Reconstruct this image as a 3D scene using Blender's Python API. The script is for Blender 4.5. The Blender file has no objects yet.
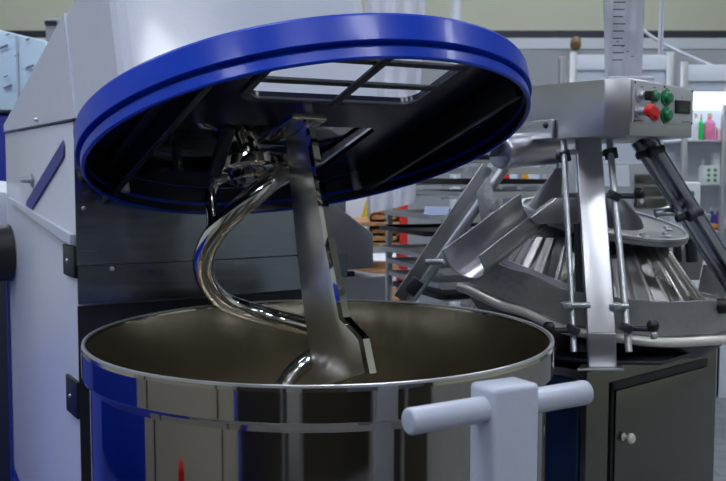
import bpy, bmesh, math, random
from mathutils import Vector, Matrix
from mathutils.geometry import tessellate_polygon
random.seed(7)
sc = bpy.context.scene
col = sc.collection
PI = math.pi

# ------------------------------------------------------------------ camera
F_PX, CAM_Z = 950.0, 1.26
PITCH = math.atan(69.5 / F_PX)
cam_d = bpy.data.cameras.new('camera'); cam = bpy.data.objects.new('camera', cam_d); col.objects.link(cam)
cam_d.sensor_width = 36.0; cam_d.lens = F_PX / 726 * 36.0; cam_d.clip_start = 0.02
cam.location = (0, 0, CAM_Z); cam.rotation_euler = (PI / 2 - PITCH, 0, 0)
cam_d.dof.use_dof = True; cam_d.dof.focus_distance = 1.75; cam_d.dof.aperture_fstop = 9.0
sc.camera = cam
CP, SP = math.cos(PITCH), math.sin(PITCH)

def at(px, py, Y):
    """world point seen at a pixel of the photograph, Y metres in front of the camera"""
    d = Vector(((px - 363) / F_PX, CP + (240.5 - py) / F_PX * SP, -SP + (240.5 - py) / F_PX * CP))
    return Vector((0, 0, CAM_Z)) + d * (Y / d.y)

def frame(X, Y, Z, O):
    M = Matrix((X, Y, Z)).transposed().to_4x4(); M.translation = O
    return M
# machine frames: x = lateral (to the right), y = forward (to the photographer), z = up
A = Vector((.51099, -.85959, 0)); BB = Vector((.85959, .51099, 0))
BOWL = Vector((-.086, 1.82, 0))
MM = frame(BB, A, Vector((0, 0, 1)), BOWL)                       # column, bowl
N = Vector((-.16455, .27665, .94678)); EF = Vector((.48380, -.81384, .32189))
MH = frame(BB, EF, N, Vector((-.1093, 1.9955, 1.3005)))          # raised head, lid and tools
ID = Matrix.Identity(4)

# ------------------------------------------------------------------ materials
def srgb(r, g, b):
    f = lambda c: (c / 255 / 12.92) if c / 255 <= .04045 else ((c / 255 + .055) / 1.055) ** 2.4
    return (f(r), f(g), f(b), 1)

def mat(name, rgb, rough=.5, metal=0., noise=0., nscale=8., bump=0., bscale=60., stretch=(1, 1, 1), coat=0.,
        rvar=0., alpha=1., trans=0., emit=0.):
    m = bpy.data.materials.new(name); m.use_nodes = True
    nt = m.node_tree; b = nt.nodes['Principled BSDF']
    c = srgb(*rgb)
    b.inputs['Base Color'].default_value = c
    b.inputs['Roughness'].default_value = rough; b.inputs['Metallic'].default_value = metal
    b.inputs['Coat Weight'].default_value = coat; b.inputs['Coat Roughness'].default_value = .08
    b.inputs['Alpha'].default_value = alpha; b.inputs['Transmission Weight'].default_value = trans
    if emit: b.inputs['Emission Color'].default_value = c; b.inputs['Emission Strength'].default_value = emit
    tc = nt.nodes.new('ShaderNodeTexCoord'); mp = nt.nodes.new('ShaderNodeMapping')
    mp.inputs['Scale'].default_value = stretch; nt.links.new(tc.outputs['Object'], mp.inputs['Vector'])
    if noise or rvar:
        n = nt.nodes.new('ShaderNodeTexNoise'); n.inputs['Scale'].default_value = nscale; n.inputs['Detail'].default_value = 4
        nt.links.new(mp.outputs[0], n.inputs['Vector'])
        if noise:
            r = nt.nodes.new('ShaderNodeMix'); r.data_type = 'RGBA'
            r.inputs[6].default_value = tuple(x * (1 - noise) for x in c[:3]) + (1,)
            r.inputs[7].default_value = tuple(min(1, x * (1 + noise)) for x in c[:3]) + (1,)
            nt.links.new(n.outputs['Fac'], r.inputs[0]); nt.links.new(r.outputs[2], b.inputs['Base Color'])
        if rvar:
            q = nt.nodes.new('ShaderNodeMapRange'); q.inputs[1].default_value = .3; q.inputs[2].default_value = .7
            q.inputs[3].default_value = max(.02, rough - rvar); q.inputs[4].default_value = rough + rvar
            nt.links.new(n.outputs['Fac'], q.inputs[0]); nt.links.new(q.outputs[0], b.inputs['Roughness'])
    if bump:
        n2 = nt.nodes.new('ShaderNodeTexNoise'); n2.inputs['Scale'].default_value = bscale; n2.inputs['Detail'].default_value = 3
        nt.links.new(mp.outputs[0], n2.inputs['Vector'])
        bp = nt.nodes.new('ShaderNodeBump'); bp.inputs['Strength'].default_value = bump; bp.inputs['Distance'].default_value = .01
        nt.links.new(n2.outputs['Fac'], bp.inputs['Height']); nt.links.new(bp.outputs[0], b.inputs['Normal'])
    return m

BLUE = mat('lid_blue', (0, 56, 186), .29, coat=.12, noise=.06, nscale=20, bump=.03, bscale=300)
WHITE = mat('white_machine_paint', (196, 203, 220), .28, coat=.3, noise=.03, nscale=30, bump=.05, bscale=160)
GREYPAINT = mat('grey_hammered_paint', (150, 153, 162), .4, noise=.05, nscale=60, bump=.08, bscale=220)
HANDLEP = mat('light_grey_handle_paint', (172, 180, 198), .33, coat=.2, noise=.03, nscale=120, bump=.1, bscale=420)
MIRROR = mat('mirror_polished_steel', (176, 172, 164), .07, 1, rvar=.03, nscale=4, bump=.02, bscale=3)
BLADEM = mat('satin_blade_steel', (228, 228, 226), .3, 1)
TOOL = mat('polished_tool_steel', (205, 205, 204), .05, 1, bump=.12, bscale=9)
BOWLIN = mat('bowl_inside_steel', (190, 184, 170), .25, 1, nscale=9, noise=.25, bump=.6, bscale=5, stretch=(1, 1, .35))
BRUSHED = mat('brushed_steel', (190, 191, 196), .34, 1, noise=.05, nscale=14, rvar=.05)
BRUSHD = mat('dull_brushed_steel', (112, 111, 106), .25, 1, noise=.04, nscale=2)
PANELST = mat('dark_panel_steel', (140, 148, 164), .22, 1, noise=.1, nscale=6, stretch=(1, 1, 10), rvar=.06)
CAST = mat('cast_aluminium', (150, 152, 154), .42, .6, noise=.15, nscale=25, bump=.2, bscale=60)
DRUM = mat('drum_aluminium', (132, 132, 132), .36, 1, noise=.15, nscale=10, rvar=.1)
BLACK = mat('black_plastic', (16, 17, 20), .4)
DARKG = mat('dark_grey_metal', (48, 52, 62), .4, .4, noise=.1, nscale=40)
BLUE.node_tree.nodes['Principled BSDF'].inputs['Specular IOR Level'].default_value = .35
LIDSHADE = mat('navy_lid_shade', (4, 6, 40), .22)  # the shade inside the lid is put into this near-black navy
NAVY = mat('navy_vinyl', (16, 38, 140), .35, noise=.05)
RED = mat('red_plastic', (215, 26, 34), .35)
GREEN = mat('green_plastic', (12, 118, 72), .35)
SCREEN = mat('black_display', (14, 26, 30), .15)
PLATE = mat('grey_label_plate', (176, 180, 188), .4, .3, noise=.04, nscale=60)
INK = mat('dark_ink', (64, 70, 90), .6)
RUBBER = mat('rubber', (22, 22, 24), .6)
TRAY = mat('black_baking_tray', (30, 32, 36), .35, .6, noise=.2, nscale=30)
ALU = mat('pale_aluminium', (190, 194, 200), .35, .85, noise=.06, nscale=30)
WOOD = mat('crate_wood', (178, 132, 88), .7, noise=.25, nscale=20, stretch=(1, 1, 6))
BREAD = mat('loaf_crust', (160, 104, 60), .7, noise=.35, nscale=30, bump=.3, bscale=60)
REDRACK = mat('red_rack_paint', (205, 42, 40), .4, noise=.05)
CLOTH = mat('white_cloth', (214, 217, 226), .8, noise=.04, nscale=20, bump=.2, bscale=25)
YELLOW = mat('yellow_print', (238, 204, 30), .5)
ORANGE = mat('ochre_print', (216, 152, 34), .5)
BOARD = mat('white_board', (205, 213, 224), .5, noise=.03)
BOOTH = mat('booth_panel_white', (176, 186, 200), .5, noise=.04, nscale=3)
FASC = mat('booth_fascia_grey', (150, 156, 162), .5, noise=.04, nscale=3)
GLASSM = mat('display_glass', (225, 240, 240), .03, trans=1.)
LIPM = mat('pale_cast_lip', (206, 206, 200), .35, .3)
LITP = mat('lit_display_strip', (235, 245, 255), .5, emit=1.8)
LAMP = mat('hall_lamp_diffuser', (242, 246, 255), .5, emit=30)
HALLW = mat('hall_wall_beige', (204, 208, 190), .8, noise=.04, nscale=.6)
CEIL = mat('hall_ceiling_grey', (150, 152, 150), .85, noise=.1, nscale=1)
CARPET = mat('blue_carpet', (10, 38, 140), .9, noise=.2, nscale=160, bump=.4, bscale=400)
WOODK = mat('white_knob', (210, 208, 198), .35)

def tile_mat():
    m = mat('grey_floor_tiles', (150, 152, 156), .4)
    nt = m.node_tree; b = nt.nodes['Principled BSDF']; br = nt.nodes.new('ShaderNodeTexBrick'); tc = nt.nodes['Texture Coordinate']
    br.inputs['Color1'].default_value = srgb(116, 118, 124); br.inputs['Color2'].default_value = srgb(104, 107, 114)
    br.inputs['Mortar'].default_value = srgb(80, 82, 88); br.inputs['Scale'].default_value = 2.2; br.inputs['Mortar Size'].default_value = .012
    nt.links.new(tc.outputs['Object'], br.inputs['Vector']); nt.links.new(br.outputs[0], b.inputs['Base Color'])
    return m
TILES = tile_mat()

def film_mat(name, rgb, alpha, bs=18):
    m = mat(name, rgb, .22, bump=.9, bscale=bs, stretch=(1, 1, .35))
    m.node_tree.nodes['Principled BSDF'].inputs['Alpha'].default_value = alpha
    return m
FILM = film_mat('cloudy_plastic_film', (216, 220, 234), .86)
FILM2 = film_mat('printed_plastic_film', (186, 190, 204), .78, 10)

# ------------------------------------------------------------------ mesh helpers
def new(): return bmesh.new()

def obj(name, bm, m, parent=None, loc=None, ang=35, subs=None):
    bmesh.ops.remove_doubles(bm, verts=bm.verts, dist=1e-6)
    bmesh.ops.recalc_face_normals(bm, faces=bm.faces)
    me = bpy.data.meshes.new(name)
    base = Vector((0, 0, 0))
    root = parent
    if parent is not None:
        base = world_loc(parent)
    if loc is not None:
        base = Vector(loc)
    for v in bm.verts: v.co -= base
    bm.to_mesh(me); bm.free()
    me.materials.append(m)
    for p in me.polygons: p.use_smooth = True
    me.set_sharp_from_angle(angle=math.radians(ang))
    o = bpy.data.objects.new(name, me); col.objects.link(o)
    if parent is not None:
        o.parent = parent
        if loc is not None: o.location = base - world_loc(parent)
    elif loc is not None: o.location = base
    return o

def world_loc(o):
    v = Vector(o.location)
    while o.parent: o = o.parent; v = v + Vector(o.location)
    return v

def thing(name, loc, label, cat, group=None):
    o = bpy.data.objects.new(name, None); col.objects.link(o); o.location = loc
    o.empty_display_size = .1
    return tag(o, label, cat, group)

def tag(o, label, cat, group=None):
    o['label'] = label; o['category'] = cat
    if group: o['group'] = group
    return o

def structure(o): o['kind'] = 'structure'; return o

def box(bm, lo, hi, M=ID, bev=0.):
    x0, y0, z0 = lo; x1, y1, z1 = hi
    vs = [bm.verts.new(M @ Vector(p)) for p in ((x0, y0, z0), (x1, y0, z0), (x1, y1, z0), (x0, y1, z0),
                                                 (x0, y0, z1), (x1, y0, z1), (x1, y1, z1), (x0, y1, z1))]
    fs = [bm.faces.new([vs[i] for i in f]) for f in ((0, 3, 2, 1), (4, 5, 6, 7), (0, 1, 5, 4), (1, 2, 6, 5), (2, 3, 7, 6), (3, 0, 4, 7))]
    if bev:
        es = list({e for f in fs for e in f.edges})
        bmesh.ops.bevel(bm, geom=es, offset=bev, segments=3, profile=.5, affect='EDGES')
    return bm

def prism(bm, pts, off, M=ID, bev=0.):
    """closed solid: a planar polygon of 3-D points, swept by a vector"""
    a = [M @ Vector(p) for p in pts]
    d = (M.to_3x3() @ Vector(off))
    va = [bm.verts.new(p) for p in a]; vb = [bm.verts.new(p + d) for p in a]
    n = len(a); fs = [bm.faces.new(va), bm.faces.new(list(reversed(vb)))]
    for i in range(n): fs.append(bm.faces.new((va[i], vb[i], vb[(i + 1) % n], va[(i + 1) % n])))
    bmesh.ops.recalc_face_normals(bm, faces=fs)
    if bev:
        es = list({e for f in fs for e in f.edges})
        bmesh.ops.bevel(bm, geom=es, offset=bev, segments=3, profile=.5, affect='EDGES')
    return bm

def plate_holes(bm, outer, holes, z0, z1, M=ID):
    loops = [[Vector((x, y, 0)) for x, y in L] for L in [outer] + holes]
    flat = [p for L in loops for p in L]
    tris = tessellate_polygon(loops)
    lo = [bm.verts.new(M @ Vector((p.x, p.y, z0))) for p in flat]; hi = [bm.verts.new(M @ Vector((p.x, p.y, z1))) for p in flat]
    for t in tris:
        try: bm.faces.new([lo[i] for i in t]); bm.faces.new([hi[i] for i in reversed(t)])
        except ValueError: pass
    k = 0
    for L in loops:
        for i in range(len(L)):
            a, b = k + i, k + (i + 1) % len(L)
            bm.faces.new((lo[a], lo[b], hi[b], hi[a]))
        k += len(L)
    return bm

def rrect(x0, y0, x1, y1, r, n=6):
    P = []
    for cx, cy, a0 in ((x1 - r, y1 - r, 0), (x0 + r, y1 - r, 90), (x0 + r, y0 + r, 180), (x1 - r, y0 + r, 270)):
        for i in range(n + 1):
            a = math.radians(a0 + 90 * i / n); P.append((cx + r * math.cos(a), cy + r * math.sin(a)))
    return P

def smooth_path(pts, k=8):
    P = [Vector(p) for p in pts]; out = []
    Q = [P[0] * 2 - P[1]] + P + [P[-1] * 2 - P[-2]]
    for i in range(1, len(Q) - 2):
        for j in range(k):
            t = j / k; a, b, c, d = Q[i - 1], Q[i], Q[i + 1], Q[i + 2]
            out.append(.5 * ((2 * b) + (c - a) * t + (2 * a - 5 * b + 4 * c - d) * t * t + (3 * b - 3 * c + d - a) * t ** 3))
    out.append(P[-1]); return out

def tube(bm, pts, r, seg=20, M=ID, rf=None, caps=True):
    P = [M @ Vector(p) for p in pts]; n = len(P); rings = []
    t = (P[1] - P[0]).normalized(); u = t.orthogonal().normalized()
    for i in range(n):
        t2 = (P[min(i + 1, n - 1)] - P[max(i - 1, 0)]).normalized()
        u = (u - t2 * u.dot(t2)).normalized(); w = t2.cross(u)
        rr = rf(i / (n - 1)) if rf else r
        rings.append([bm.verts.new(P[i] + (u * math.cos(2 * PI * k / seg) + w * math.sin(2 * PI * k / seg)) * rr) for k in range(seg)])
    for i in range(n - 1):
        for k in range(seg):
            bm.faces.new((rings[i][k], rings[i][(k + 1) % seg], rings[i + 1][(k + 1) % seg], rings[i + 1][k]))
    if caps: bm.faces.new(list(reversed(rings[0]))); bm.faces.new(rings[-1])
    return bm

def rod(bm, p, q, r, seg=16, bev=0.):
    p = Vector(p); q = Vector(q); L = (q - p).length
    if bev:
        d = (q - p).normalized()
        pts = [p, p + d * .0001, p + d * bev, q - d * bev, q - d * .0001, q]
        rad = [r * .82, r - bev, r, r, r - bev, r * .82]
        pts = [p + d * (bev * (1 - math.cos(a))) for a in (0, .5, 1, PI / 2)] + [q - d * (bev * (1 - math.cos(a))) for a in (PI / 2, 1, .5, 0)]
        rad = [r - bev + bev * math.sin(a) for a in (0, .5, 1, PI / 2)] + [r - bev + bev * math.sin(a) for a in (PI / 2, 1, .5, 0)]
        return tube(bm, pts, r, seg, rf=lambda f: rad[int(round(f * 7))])
    return tube(bm, [p, q], r, seg)

def lathe(bm, prof, M=ID, seg=96, a0=0, a1=2 * PI, closed=False):
    """revolve (r, z) points; closed profile gives a solid ring"""
    full = abs(a1 - a0 - 2 * PI) < 1e-6; ns = seg if full else seg + 1
    R = []
    for k in range(ns):
        a = a0 + (a1 - a0) * k / seg
        R.append([bm.verts.new(M @ Vector((r * math.cos(a), r * math.sin(a), z))) for r, z in prof])
    m = len(prof); rng = range(m) if closed else range(m - 1)
    for k in range(seg):
        A_, B_ = R[k], R[(k + 1) % ns]
        for i in rng:
            j = (i + 1) % m
            vs = [A_[i], B_[i], B_[j], A_[j]]
            bm.faces.new(vs)
    if not full and closed: bm.faces.new(R[0]); bm.faces.new(list(reversed(R[-1])))
    return bm

def frame_at(p, z, x=None):
    z = Vector(z).normalized(); x = Vector(x) if x is not None else z.orthogonal()
    x = (x - z * x.dot(z)).normalized(); return frame(x, z.cross(x), z, Vector(p))

def screw(bm, p, n, r=.006, h=.004):
    M = frame_at(p, n)
    lathe(bm, [(0, h), (r * .5, h), (r * .9, h * .6), (r, 0), (0, 0)], M, 14)

# ================================================================== SETTING
def slab(name, lo, hi, m): return structure(obj(name, box(new(), lo, hi), m))
slab('floor', (-9, -9, -.1), (10, 15, 0), TILES)
slab('ceiling', (-9, -9, 6.5), (10, 15, 6.6), CEIL)
slab('wall_back', (-9, 14, 0), (10, 14.1, 6.5), HALLW)
slab('wall_left', (-9.1, -9, 0), (-9, 15, 6.5), HALLW)
slab('wall_right', (10, -9, 0), (10.1, 15, 6.5), HALLW)
slab('wall_front', (-9, -9.1, 0), (10, -9, 6.5), CEIL)
carp = slab('trim_1', (-8, -3.0, 0), (-.95, 6.0, .006), CARPET)
# ceiling lamps (real fittings, housing and diffuser)
for i, (x, y) in enumerate([(-5, -5), (0, -5), (5, -5), (-5, 0), (-1.6, .6), (8, 1.5), (2.9, -2.5), (-5, 5), (.6, 5), (5, 5), (-3, 10), (3, 10)]):
    t = thing('ceiling_light', (x, y, 6.5), 'long white hall ceiling light high above the machines', 'ceiling light', 'hall ceiling lights')
    obj('housing', box(new(), (x - 1.0, y - .38, 6.36), (x + 1.0, y + .38, 6.5), bev=.02), WHITE, t)
    obj('diffuser', box(new(), (x - .95, y - .33, 6.33), (x + .95, y + .33, 6.36)), LAMP, t)

# ================================================================== SPIRAL MIXER
mixer = thing('spiral_mixer', MM @ Vector((-.34 + .34, -.87, 0)), 'white dough mixer with its blue round lid and steel hook raised', 'dough mixer')
# --- column
LW, RW = -.304, .42
bm = new()
prism(bm, [(LW + .004, -1.53, .02), (LW + .004, -.655, .02), (LW + .004, -.634, 1.30), (LW + .004, -.634, 1.376), (LW + .004, -1.486, 1.376)], (RW - LW - .008, 0, 0), MM, bev=.004)
column = obj('column', bm, WHITE, mixer)
P = []
for i in range(13):
    a = i / 12; P.append((LW + .001 + (RW - LW - .002) * a, -.632 + .015 * math.sin(PI * a)))
def curved_sheet(bm, P, z0, z1, th, M):
    va = [[bm.verts.new(M @ Vector((l, s + d, z))) for l, s in P] for d in (0, th) for z in (z0, z1)]
    n = len(P)
    for i in range(n - 1):
        bm.faces.new((va[0][i], va[0][i + 1], va[1][i + 1], va[1][i])); bm.faces.new((va[2][i], va[3][i], va[3][i + 1], va[2][i + 1]))
        bm.faces.new((va[1][i], va[1][i + 1], va[3][i + 1], va[3][i])); bm.faces.new((va[0][i], va[2][i], va[2][i + 1], va[0][i + 1]))
    bm.faces.new((va[0][0], va[1][0], va[3][0], va[2][0])); bm.faces.new((va[0][-1], va[2][-1], va[3][-1], va[1][-1]))
bm = new(); curved_sheet(bm, P, 1.040, 1.372, .004, MM)
obj('front_panel', bm, PANELST, mixer)
bm = new(); curved_sheet(bm, [(l, s + .006) for l, s in P], .950, 1.038, .006, MM)
obj('front_panel', bm, PANELST, mixer)
bm = new(); curved_sheet(bm, P, .04, .944, .004, MM)
obj('front_panel', bm, DARKG, mixer)
for l, z in ((-.285, 1.31), (-.285, 1.173), (-.225, 1.030), (.1, 1.03), (.3, 1.15)):
    bm = new(); screw(bm, MM @ Vector((l, -.622 if z > 1.03 else -.612, z)), A, .006)
    obj('panel_screw', bm, ALU, mixer)
# --- side details
bm = new(); prism(bm, [(LW, -1.486, 1.3765), (LW, -.634, 1.3765), (LW, -.634, 1.3805), (LW, -1.486, 1.3805)], (-.0005, 0, 0), MM)
obj('panel_seam', bm, INK, mixer)
bm = new(); prism(bm, [(LW, -1.19, 1.148), (LW, -1.17, 1.175), (LW, -.725, 1.335), (LW, -.725, 1.295), (LW, -1.12, 1.150)], (-.001, 0, 0), MM)
obj('blue_stripe', bm, NAVY, mixer)
bm = new(); prism(bm, [(LW, -1.49, .335), (LW, -1.49, .305), (LW, -1.2, .23), (LW, -1.2, .27)], (-.001, 0, 0), MM)
obj('blue_stripe', bm, NAVY, mixer)
bm = new(); prism(bm, [(LW, -1.515, .05), (LW, -1.49, .05), (LW, -1.475, .93), (LW, -1.50, .93)], (-.003, 0, 0), MM)
obj('blue_edge_trim', bm, NAVY, mixer)
bm = new(); prism(bm, [(LW, -1.40, 1.182), (LW, -.641, 1.112), (LW, -.641, 1.088), (LW, -.74, 1.096), (LW, -1.40, 1.174)], (-.010, 0, 0), MM)
obj('raised_ledge', bm, WHITE, mixer)
Mk = frame_at(MM @ Vector((LW, -1.44, 1.01)), -BB)
bm = new(); lathe(bm, [(0, .05), (.075, .05), (.085, .044), (.087, 0), (0, 0)], Mk, 40)
cap = obj('round_side_cap', bm, BLACK, mixer)
for k in range(4):
    bm = new(); screw(bm, Mk @ Vector((.068 * math.cos(k * PI / 2 + .7), .068 * math.sin(k * PI / 2 + .7), .049)), -BB, .006)
    obj('cap_screw', bm, ALU, cap)
for z0, z1 in ((1.01, 1.085), (.675, .765)):
    bm = new(); box(bm, (LW - .006, -.735, z0), (LW + .004, -.628, z1), MM, bev=.003)
    h = obj('hinge', bm, BLACK, mixer)
    bm = new(); screw(bm, MM @ Vector((LW - .006, -.69, (z0 + z1) / 2)), -BB, .005); obj('hinge_screw', bm, ALU, h)
bm = new()
Mk = frame_at(MM @ Vector((LW, -1.10, 1.235)), -BB)
lathe(bm, [(0, .004), (.012, .004), (.02, 0), (0, 0)], Mk, 20); rod(bm, Mk @ Vector((0, 0, 0)), Mk @ Vector((.0, 0, .03)), .008)
obj('side_latch', bm, ALU, mixer)
for s_, z_ in ((-1.0, 1.395), (-.95, 1.135)):
    bm = new(); screw(bm, MM @ Vector((LW, s_, z_)), -BB, .006, .010); obj('side_bolt', bm, ALU, mixer)
# --- head
HP = [(-.37, -.40), (-.37, -.062), (-.362, -.044), (-.345, -.034), (-.19, -.002), (-.06, .0), (.17, .0), (.195, -.006), (.202, -.03), (.205, -.40)]
bm = new(); prism(bm, [(x, y, .098) for x, y in HP], (0, 0, .388), MH, bev=.0)
es = [e for e in bm.edges if abs((MH.inverted() @ e.verts[0].co).z - .486) < 1e-3 and abs((MH.inverted() @ e.verts[1].co).z - .486) < 1e-3]
bmesh.ops.bevel(bm, geom=es, offset=.02, segments=3, profile=.5, affect='EDGES')
head = obj('head_cover', bm, WHITE, mixer, ang=12)
bm = new(); prism(bm, [(LW, -1.484, 1.3815), (LW, -.612, 1.3815), (LW, -.693, 1.629), (LW, -1.482, 1.402)], (.575, 0, 0), MM)
obj('head_rear_cover', bm, WHITE, mixer)
bm = new(); box(bm, (-.362, -.50, .086), (.202, -.012, .0975), MH, bev=.003)
under = obj('head_underside', bm, MIRROR, mixer)
# --- lid
bm = new()
lathe(bm, [(.456, .066), (.456, .0), (.458, -.0015), (.462, -.0005), (.4635, .002), (.4635, .0185), (.463, .020), (.452, .0205), (.452, .0278), (.4695, .028), (.471, .0295),
           (.471, .072), (.469, .0765), (.460, .078), (.450, .078), (.450, .066)], MH, 160, closed=True)
lid = obj('lid', bm, BLUE, mixer, ang=8)
circ = [(.454 * math.cos(2 * PI * k / 120), .454 * math.sin(2 * PI * k / 120)) for k in range(120)]
cut = rrect(-.30, -.33, .195, -.025, .03)
win = rrect(-.192, .122, .192, .400, .035)
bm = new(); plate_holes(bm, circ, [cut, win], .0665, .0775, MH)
obj('lid_top_plate', bm, LIDSHADE, lid, ang=20)
bm = new(); lathe(bm, [(.4558, .004), (.4558, .066), (.4535, .066), (.4535, .004)], MH, 160, closed=True); obj('lid_shade_ring', bm, LIDSHADE, lid)  # added inner ring, coloured dark to carry the shade under the lid
for sx in (-1, 1):
    bm = new()
    box(bm, (min(sx * .318, sx * .334), -.395, .012), (max(sx * .318, sx * .334), .30, .066), MH, bev=.003)
    box(bm, (min(sx * .334, sx * .362), -.36, .052), (max(sx * .334, sx * .362), .27, .066), MH, bev=.003)
    obj('lid_arm', bm, BLACK, lid)
bm = new()
for s in (.206, .306): box(bm, (-.195, s - .008, .060), (.195, s + .008, .068), MH, bev=.002)
box(bm, (-.009, .115, .052), (.009, .405, .060), MH, bev=.002)
obj('window_grille', bm, DARKG, lid)
bm = new(); plate_holes(bm, rrect(-.205, .109, .205, .413, .04), [rrect(-.190, .124, .190, .398, .033)], .061, .0665, MH)
obj('window_trim', bm, DARKG, lid)
for l in (-.30, .30):
    bm = new(); rod(bm, MH @ Vector((l, -.33, .07)), MH @ Vector((l, -.33, .02)), .012, bev=.003); obj('lid_pivot', bm, ALU, lid)
# --- hub, hook
HA = Vector((-.062, -.19, -.012))
bm = new()
lathe(bm, [(0, .10), (.036, .10), (.036, .062), (.062, .060), (.066, .056), (.066, .036), (.060, .032), (.046, .028), (.046, .012), (.042, .008), (0, .006)],
      MH @ Matrix.Translation(HA), 56)
hub = obj('drive_hub', bm, TOOL, mixer)
bm = new()
for k in range(6):
    a = k * PI / 3 + .3
    M2 = MH @ Matrix.Translation(HA + Vector((.030 * math.cos(a), .030 * math.sin(a), .006)))
    lathe(bm, [(0, -.004), (.005, -.004), (.006, 0), (0, 0)], M2, 12)
obj('hub_bolt', bm, DARKG, hub)
Rv = Vector((.885, .465, 0)); Fv = Vector((-.465, .885, 0))
HK = [(30, .0, .085), (60, -.035, .100), (90, -.075, .112), (120, -.115, .120), (180, -.19, .125), (220, -.245, .13), (300, -.322, .125), (340, -.37, .105), (370, -.40, .078), (400, -.43, .074), (430, -.465, .078), (470, -.50, .085)]
def hel(phi):
    for (p0, h0, r0), (p1, h1, r1) in zip(HK, HK[1:]):
        if phi <= p1:
            t = (phi - p0) / (p1 - p0); h, r = h0 + (h1 - h0) * t, r0 + (r1 - r0) * t; break
    p = math.radians(phi)
    return Vector((HA.x, HA.y, 0)) + Rv * (r * math.cos(p)) + Fv * (r * math.sin(p)) + Vector((0, 0, h))
HOOK = smooth_path([Vector((.012, -.150, .030)), Vector((.0, -.128, -.002))] + [hel(x) for x in range(60, 301, 20)] + [Vector(p) for p in ((.068, -.215, -.345), (.078, -.175, -.372), (.042, -.148, -.400), (0, -.152, -.415), (-.035, -.157, -.435), (-.07, -.148, -.461), (-.10, -.125, -.488))], 5)
bm = new(); tube(bm, [MH @ p for p in HOOK], .0225, 24, rf=lambda f: .0235 - .004 * f if f < .97 else .0195 * (1 - (f - .97) * 14))
hook = obj('spiral_hook', bm, TOOL, mixer)
bm = new()
tp = smooth_path([HA + Vector((-.02, .0, .03)), HA - Rv * .070 + Vector((0, 0, .022)), HA - Rv * .088 + Vector((0, 0, -.01)), HA - Rv * .092 + Vector((0, 0, -.07)), HA - Rv * .11 + Vector((0, 0, -.15))], 6)
tube(bm, [MH @ p for p in tp], .013, 16)
obj('hook_arm', bm, TOOL, hook)
bm = new(); tube(bm, [MH @ Vector(p) for p in ((-.062, -.19, .046), (-.02, -.17, .046), (.014, -.15, .028))], .016, 16); obj('hook_flange', bm, TOOL, hook)
BLADE_TWIST = -5
# --- breaker bar: a broad blade with a folded leading edge
MBL = MH @ Matrix.Translation((0, -.06, 0)) @ Matrix.Rotation(math.radians(BLADE_TWIST), 4, 'Z') @ Matrix.Translation((0, .06, 0))
bm = new()
prism(bm, [(-.004, -.092, .060), (-.004, -.124, -.270), (-.004, -.126, -.475), (-.004, -.03, -.478), (-.004, .066, -.474), (-.004, .062, -.408), (-.004, .050, -.397),
           (-.004, .014, -.362), (-.004, .004, -.20), (-.004, .000, .03), (-.004, .0, .060)], (.006, 0, 0), MBL, bev=.0015)
bar = obj('breaker_bar', bm, BLADEM, mixer)
bm = new()
pts = [(0, .002, .05), (0, .006, -.20), (0, .014, -.358), (0, .058, -.400), (0, .068, -.412), (0, .072, -.480)]
for i in range(len(pts) - 1):
    p, q = Vector(pts[i]), Vector(pts[i + 1])
    prism(bm, [p + Vector((-.008, -.006, 0)), p + Vector((-.008, .010, 0)), q + Vector((-.008, .010, 0)), q + Vector((-.008, -.006, 0))], (.016, 0, 0), MBL)
obj('bar_edge', bm, TOOL, bar)
bm = new(); box(bm, (-.055, -.13, .060), (.03, .03, .072), MBL, bev=.004); box(bm, (-.03, -.11, .072), (.015, .01, .09), MBL, bev=.004)
obj('bar_mount', bm, MIRROR, bar)
# stub pins under the head
bm = new(); rod(bm, MH @ Vector((-.21, -.22, .09)), MH @ Vector((-.21, -.22, .03)), .011, bev=.003); obj('guide_pin', bm, DARKG, mixer)
bm = new(); rod(bm, MH @ Vector((-.13, -.10, .09)), MH @ Vector((-.155, -.16, .0)), .015, bev=.003); obj('guide_pin', bm, DARKG, mixer)
# --- boxes on the right flank of the column
bm = new(); prism(bm, [(.34, -.62, 1.20), (.387, -.62, 1.169), (.503, -.62, 1.089), (.504, -.62, .992), (.34, -.62, .992)], (0, -.24, 0), MM, bev=.006)
obj('switch_housing', bm, GREYPAINT, mixer)
bm = new(); box(bm, (.36, -.88, .60), (.540, -.612, .972), MM, bev=.008)
jb = obj('motor_housing', bm, GREYPAINT, mixer)
bm = new(); box(bm, (.40, -.66, .972), (.45, -.63, .986), MM, bev=.004); obj('grommet', bm, BLACK, jb)

# ================================================================== BOWL WITH ITS PUSH HANDLE
bowl = thing('mixing_bowl', BOWL, 'large round polished steel mixing bowl with pale T-shaped push handle', 'mixing bowl')
RZ = .95
MB_ = Matrix.Translation(BOWL + Vector((.004, 0, .0062))) @ Matrix.Rotation(math.radians(.55), 4, 'X') @ Matrix.Translation((0, 0, -.009)) @ Matrix.Diagonal((.996, .996, 1, 1))
bm = new()
lathe(bm, [(.434, RZ - .004), (.4345, RZ), (.4392, RZ + .0025), (.4435, RZ), (.4445, RZ - .006), (.4445, RZ - .052), (.442, RZ - .057), (.4325, RZ - .060), (.431, RZ - .07),
           (.431, .50), (.425, .44), (.39, .40), (.33, .385), (0, .38)], MB_, 192)
obj('bowl_shell', bm, MIRROR, bowl, ang=3)
bm = new()
lathe(bm, [(.434, RZ - .004), (.4265, .80), (.4265, .52), (.42, .455), (.385, .41), (.32, .395), (.06, .392), (.05, .46), (0, .465)], MB_, 192)
obj('bowl_interior', bm, BOWLIN, bowl)
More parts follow.
